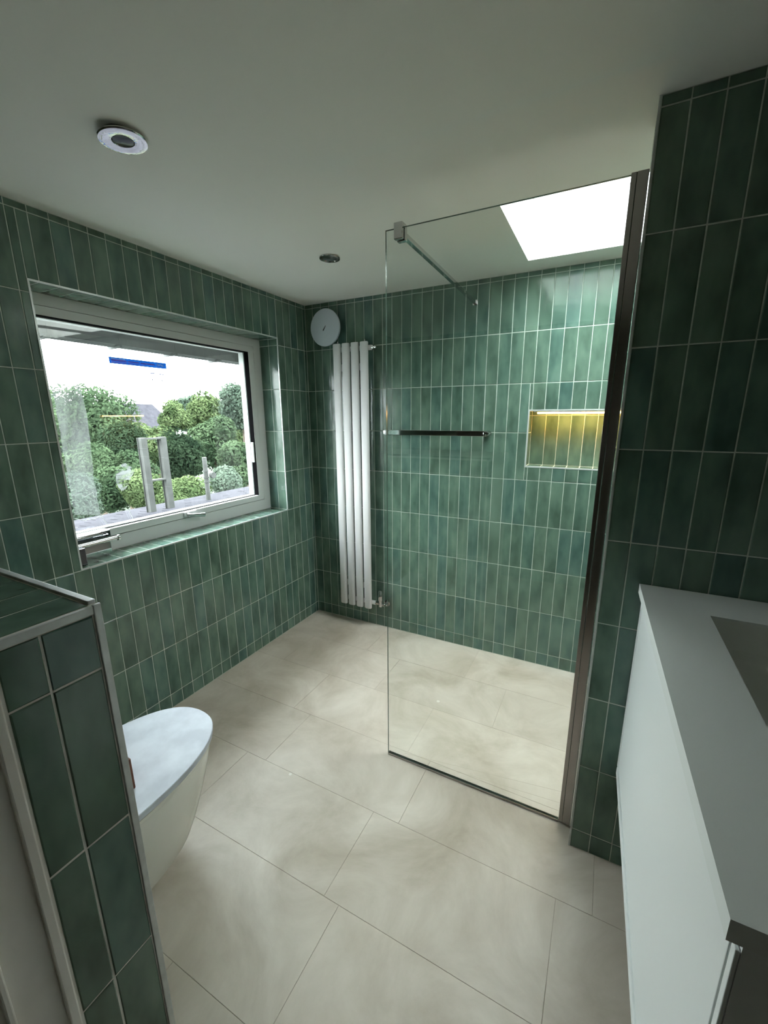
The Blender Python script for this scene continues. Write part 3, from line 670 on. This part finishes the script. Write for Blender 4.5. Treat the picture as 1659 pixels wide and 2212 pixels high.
bar('print_line', 'pink', .03, .28, .16, .30); bar('print_line', 'pink', .30, .46, .16, .28); bar('print_line', 'pink', .48, .60, .18, .26)
cu = bpy.data.curves.new('brand_lettering', 'FONT'); cu.body = 'Barlay'; cu.size = Hd*.52; cu.extrude = .0001; cu.shear = .2; cu.offset = .0002
tx_ = bpy.data.objects.new('brand_lettering', cu); COL.objects.link(tx_)
bpy.context.view_layer.update()
dg = bpy.context.evaluated_depsgraph_get(); me = bpy.data.meshes.new_from_object(tx_.evaluated_get(dg)); me.materials.clear(); me.materials.append(M['white'])
bpy.data.objects.remove(tx_); lo = bpy.data.objects.new('brand_lettering', me); COL.objects.link(lo); lo.parent = lbg
mm = Matrix(((0,0,1,GXi+.0008),(1,0,0,y0+Wd*.81),(0,1,0,z0+Hd*.42),(0,0,0,1))); lo.matrix_world = Matrix.Translation(-Vector(lbg.location)) @ mm
lo.matrix_parent_inverse = Matrix.Identity(4); lo.matrix_basis = Matrix.Translation(-Vector(lbg.location)) @ mm
kid(MB().tube([(GXi+.0008, y0+Wd*.79, z0+Hd*.30), (GXi+.0008, y0+Wd*.87, z0+Hd*.20), (GXi+.0008, y0+Wd*.96, z0+Hd*.34)], .0006, 6).build('swoosh', 'white'), lbg)
for k in range(3): bar('print_line', 'greyprint', .80, .99, -.62-.03*k, -.60-.03*k)
bar('print_line', 'greyprint', .66, .76, -1.05, -.88); bar('print_line', 'greyprint', .84, .93, -1.10, -.93)
bar('print_line', 'greyprint', .805, .818, -1.75, -.85); bar('print_line', 'greyprint', .985, .998, -2.0, -.95)
for a_ in (.70, .88): kid(MB().loft(lathe([(Hd*.12, 0), (Hd*.12, .0003)], (GXi+.0004, y0+Wd*a_, z0-Hd*2.05), 'x', 16)).build('print_dot', 'greyprint'), lbg)

def sheet(name, outline, mat, amp, label, cat, n=14):
    """crinkled sheet between two borders given as pixel pairs down the pane"""
    mb = MB(); rnd = random.Random(len(name)); rows = []
    for (ul, vl_), (ur, vr) in outline:
        A_, B_ = on_pane(ul, vl_), on_pane(ur, vr)
        rows.append([Vector((GXi + .0008 + rnd.random()*amp, A_.y + (B_.y-A_.y)*k/n, A_.z + (B_.z-A_.z)*k/n)) for k in range(n+1)])
    for a_ in range(len(rows)-1):
        for k in range(n): mb.quad(rows[a_][k], rows[a_][k+1], rows[a_+1][k+1], rows[a_+1][k])
    o = mb.build(name, mat, smooth=True); return tag(o, label, cat)
def lerp_outline(L, Rr, n):
    out = []
    for k in range(n+1):
        t = k/n
        def ev_(P_):
            x = t*(len(P_)-1); i = min(int(x), len(P_)-2); f_ = x-i
            return (P_[i][0]*(1-f_)+P_[i+1][0]*f_ + random.uniform(-1.2, 1.2), P_[i][1]*(1-f_)+P_[i+1][1]*f_)
        out.append((ev_(L), ev_(Rr)))
    return out
sheet('protective_film', lerp_outline([(104, 812), (118, 870), (130, 950), (146, 1030), (160, 1112)], [(166, 818), (184, 880), (194, 955), (202, 1035), (216, 1112)], 26), 'film', .006, 'crinkled clear protective film peeling down the left of the pane', 'plastic film')
sheet('film_scrap', lerp_outline([(264, 1002), (247, 1020), (250, 1046), (262, 1062)], [(268, 1000), (292, 1015), (280, 1040), (266, 1064)], 10), 'scrap', .006, 'small torn scrap of clear film on the pane left of the steel frame', 'plastic scrap', 8)
for k, (pth, lb) in enumerate([([(193, 1083), (212, 1108), (233, 1136)], 'straight white strand hanging across the film bottom'),
                               ([(276, 1098), (281, 1112), (287, 1124)], 'short white strand low on the pane below the film scrap'),
                               ([(151, 1070), (170, 1067), (182, 1073), (199, 1063), (202, 1080)], 'wavy white strand lying over the film'),
                               ([(160, 1120), (180, 1124), (202, 1120), (222, 1112)], 'curved white strand near the pane bottom left corner')]):
    o = MB().tube([on_pane(*q) + Vector((.0075, 0, 0)) for q in pth], .0011, 6).build('adhesive_strand', 'strip', smooth=True); tag(o, lb, 'strand', 'adhesive strands on the window pane')

# --- downlights
def downlight(name, x, y, R, tilt, label, ring_mat, lens_r):
    dl = empty(name, (x, y, CEIL)); tag(dl, label, 'downlight')
    T = Matrix.Rotation(tilt[0], 4, 'X') @ Matrix.Rotation(tilt[1], 4, 'Y')
    def place(o): o.parent = dl; o.matrix_basis = T; return o
    dz = -.004 if tilt == (0, 0) else -.012
    place(MB().loft(lathe([(lens_r, dz+.002), (lens_r+.002, dz-.002), (R*.80, dz-.004), (R*.97, dz-.003), (R, dz), (R*.98, dz+.003), (lens_r, dz+.003)], (0,0,0), 'z', 56), cap=False).build('bezel', ring_mat, smooth=True))
    place(MB().loft(lathe([(R*.72, .05), (R*.72, dz+.002)], (0,0,0), 'z', 40)).build('can', 'dark', smooth=True))
    place(MB().loft(lathe([(lens_r, dz+.001), (lens_r*.95, dz-.001), (lens_r*.5, dz-.0025), (.001, dz-.003)], (0,0,0), 'z', 32)).build('lens', 'lens', smooth=True))
    return dl
M['lens'] = pmat('dark_lens', srgb(58, 62, 60), .12, .4)
M['bezel'] = pmat('bezel_chrome', srgb(225, 225, 222), .05, 1.0, bump=(60, .05))
downlight('downlight', .632, -1.526, .056, (math.radians(3), math.radians(-3)), 'loose hanging round downlight with shiny silver ring, nearest the camera', 'bezel', .024)
downlight('downlight', .615, -.605, .046, (0, 0), 'unlit dark chrome round downlight in the ceiling above the radiator', 'satin', .034)

# --- vanity unit with worktop and basin
va = empty('vanity_cabinet', (2.17, -1.49, .37)); tag(va, 'white wall hung vanity cabinet with flat drawer front', 'vanity cabinet')
def fx(y, off=0): return 1.909 + off + .0266*(PYf - .002 - y)
def slab(y0, y1, z0, z1, o0, o1): return MB().prism([(fx(y0, o0), y0), (fx(y0, o1), y0), (fx(y1, o1), y1), (fx(y1, o0), y1)], z0, z1)
Y0, Y1 = PYf-.003, -1.925
o_ = .0145
mb = slab(Y0, Y1, .372, .936, o_, o_+.018)                                                   # front board
mb.prism([(fx(Y0, o_+.018), Y0), (RX-.002, Y0), (RX-.002, Y0-.018), (fx(Y0-.018, o_+.018), Y0-.018)], .372, .936)
mb.prism([(fx(Y1+.018, o_+.018), Y1+.018), (RX-.002, Y1+.018), (RX-.002, Y1), (fx(Y1, o_+.018), Y1)], .372, .936)
mb.prism([(fx(Y0-.018, o_+.018), Y0-.018), (RX-.002, Y0-.018), (RX-.002, Y1+.018), (fx(Y1+.018, o_+.018), Y1+.018)], .372, .390)
kid(mb.build('carcass', 'cabinet'), va)
kid(slab(Y0, Y0-.030, .372, .925, .010, .0140).build('filler_strip', 'cabinet', bevel=.001), va)
kid(slab(Y0-.0325, Y1+.014, .394, .925, .010, .0140).build('drawer_front', 'cabinet', bevel=.0012), va)
kid(slab(Y0-.0325, Y1, .370, .392, .006, .0140).build('bottom_rail', 'cabinet', bevel=.001), va)
kid(slab(Y1+.0100, Y1, .394, .925, .010, .0140).build('end_edge', 'cabinet', bevel=.001), va)
BX0, BY0, BY1 = 2.041, -1.208, -1.80
ct = empty('vanity_worktop', (2.17, -1.49, .937)); tag(ct, 'pale grey composite vanity worktop with sunken rectangular basin', 'worktop')
mb = MB()
za, zb_ = .9365, .962
mb.prism([(fx(Y0), Y0), (RX-.002, Y0), (RX-.002, BY0), (BX0, BY0), (fx(BY0), BY0)], za, zb_)
mb.prism([(fx(BY0), BY0), (BX0, BY0), (BX0, BY1), (fx(BY1), BY1)], za, zb_)
mb.prism([(fx(BY1), BY1), (BX0, BY1), (RX-.002, BY1), (RX-.002, Y1-.004), (fx(Y1-.004), Y1-.004)], za, zb_)
mb.prism([(RX-.04, BY0), (RX-.002, BY0), (RX-.002, BY1), (RX-.04, BY1)], za, zb_)
kid(mb.build('slab', 'counter'), ct)
ins = lambda d: [(BX0+d, BY0-d), (RX-.04-d, BY0-d), (RX-.04-d, BY1+d), (BX0+d, BY1+d)]
rings = [[(a_, b__, z) for a_, b__ in ins(d)] for d, z in ((-.004, .955), (.0, .957), (.003, .89), (.015, .872), (.04, .866))]
mb = MB(); mb.loft(rings[1:], cap=False); i = len(mb.v)-4; mb.f.append((i, i+1, i+2, i+3)); mb.mi.append(0)
kid(mb.build('basin', 'basin', bevel=.004), ct)
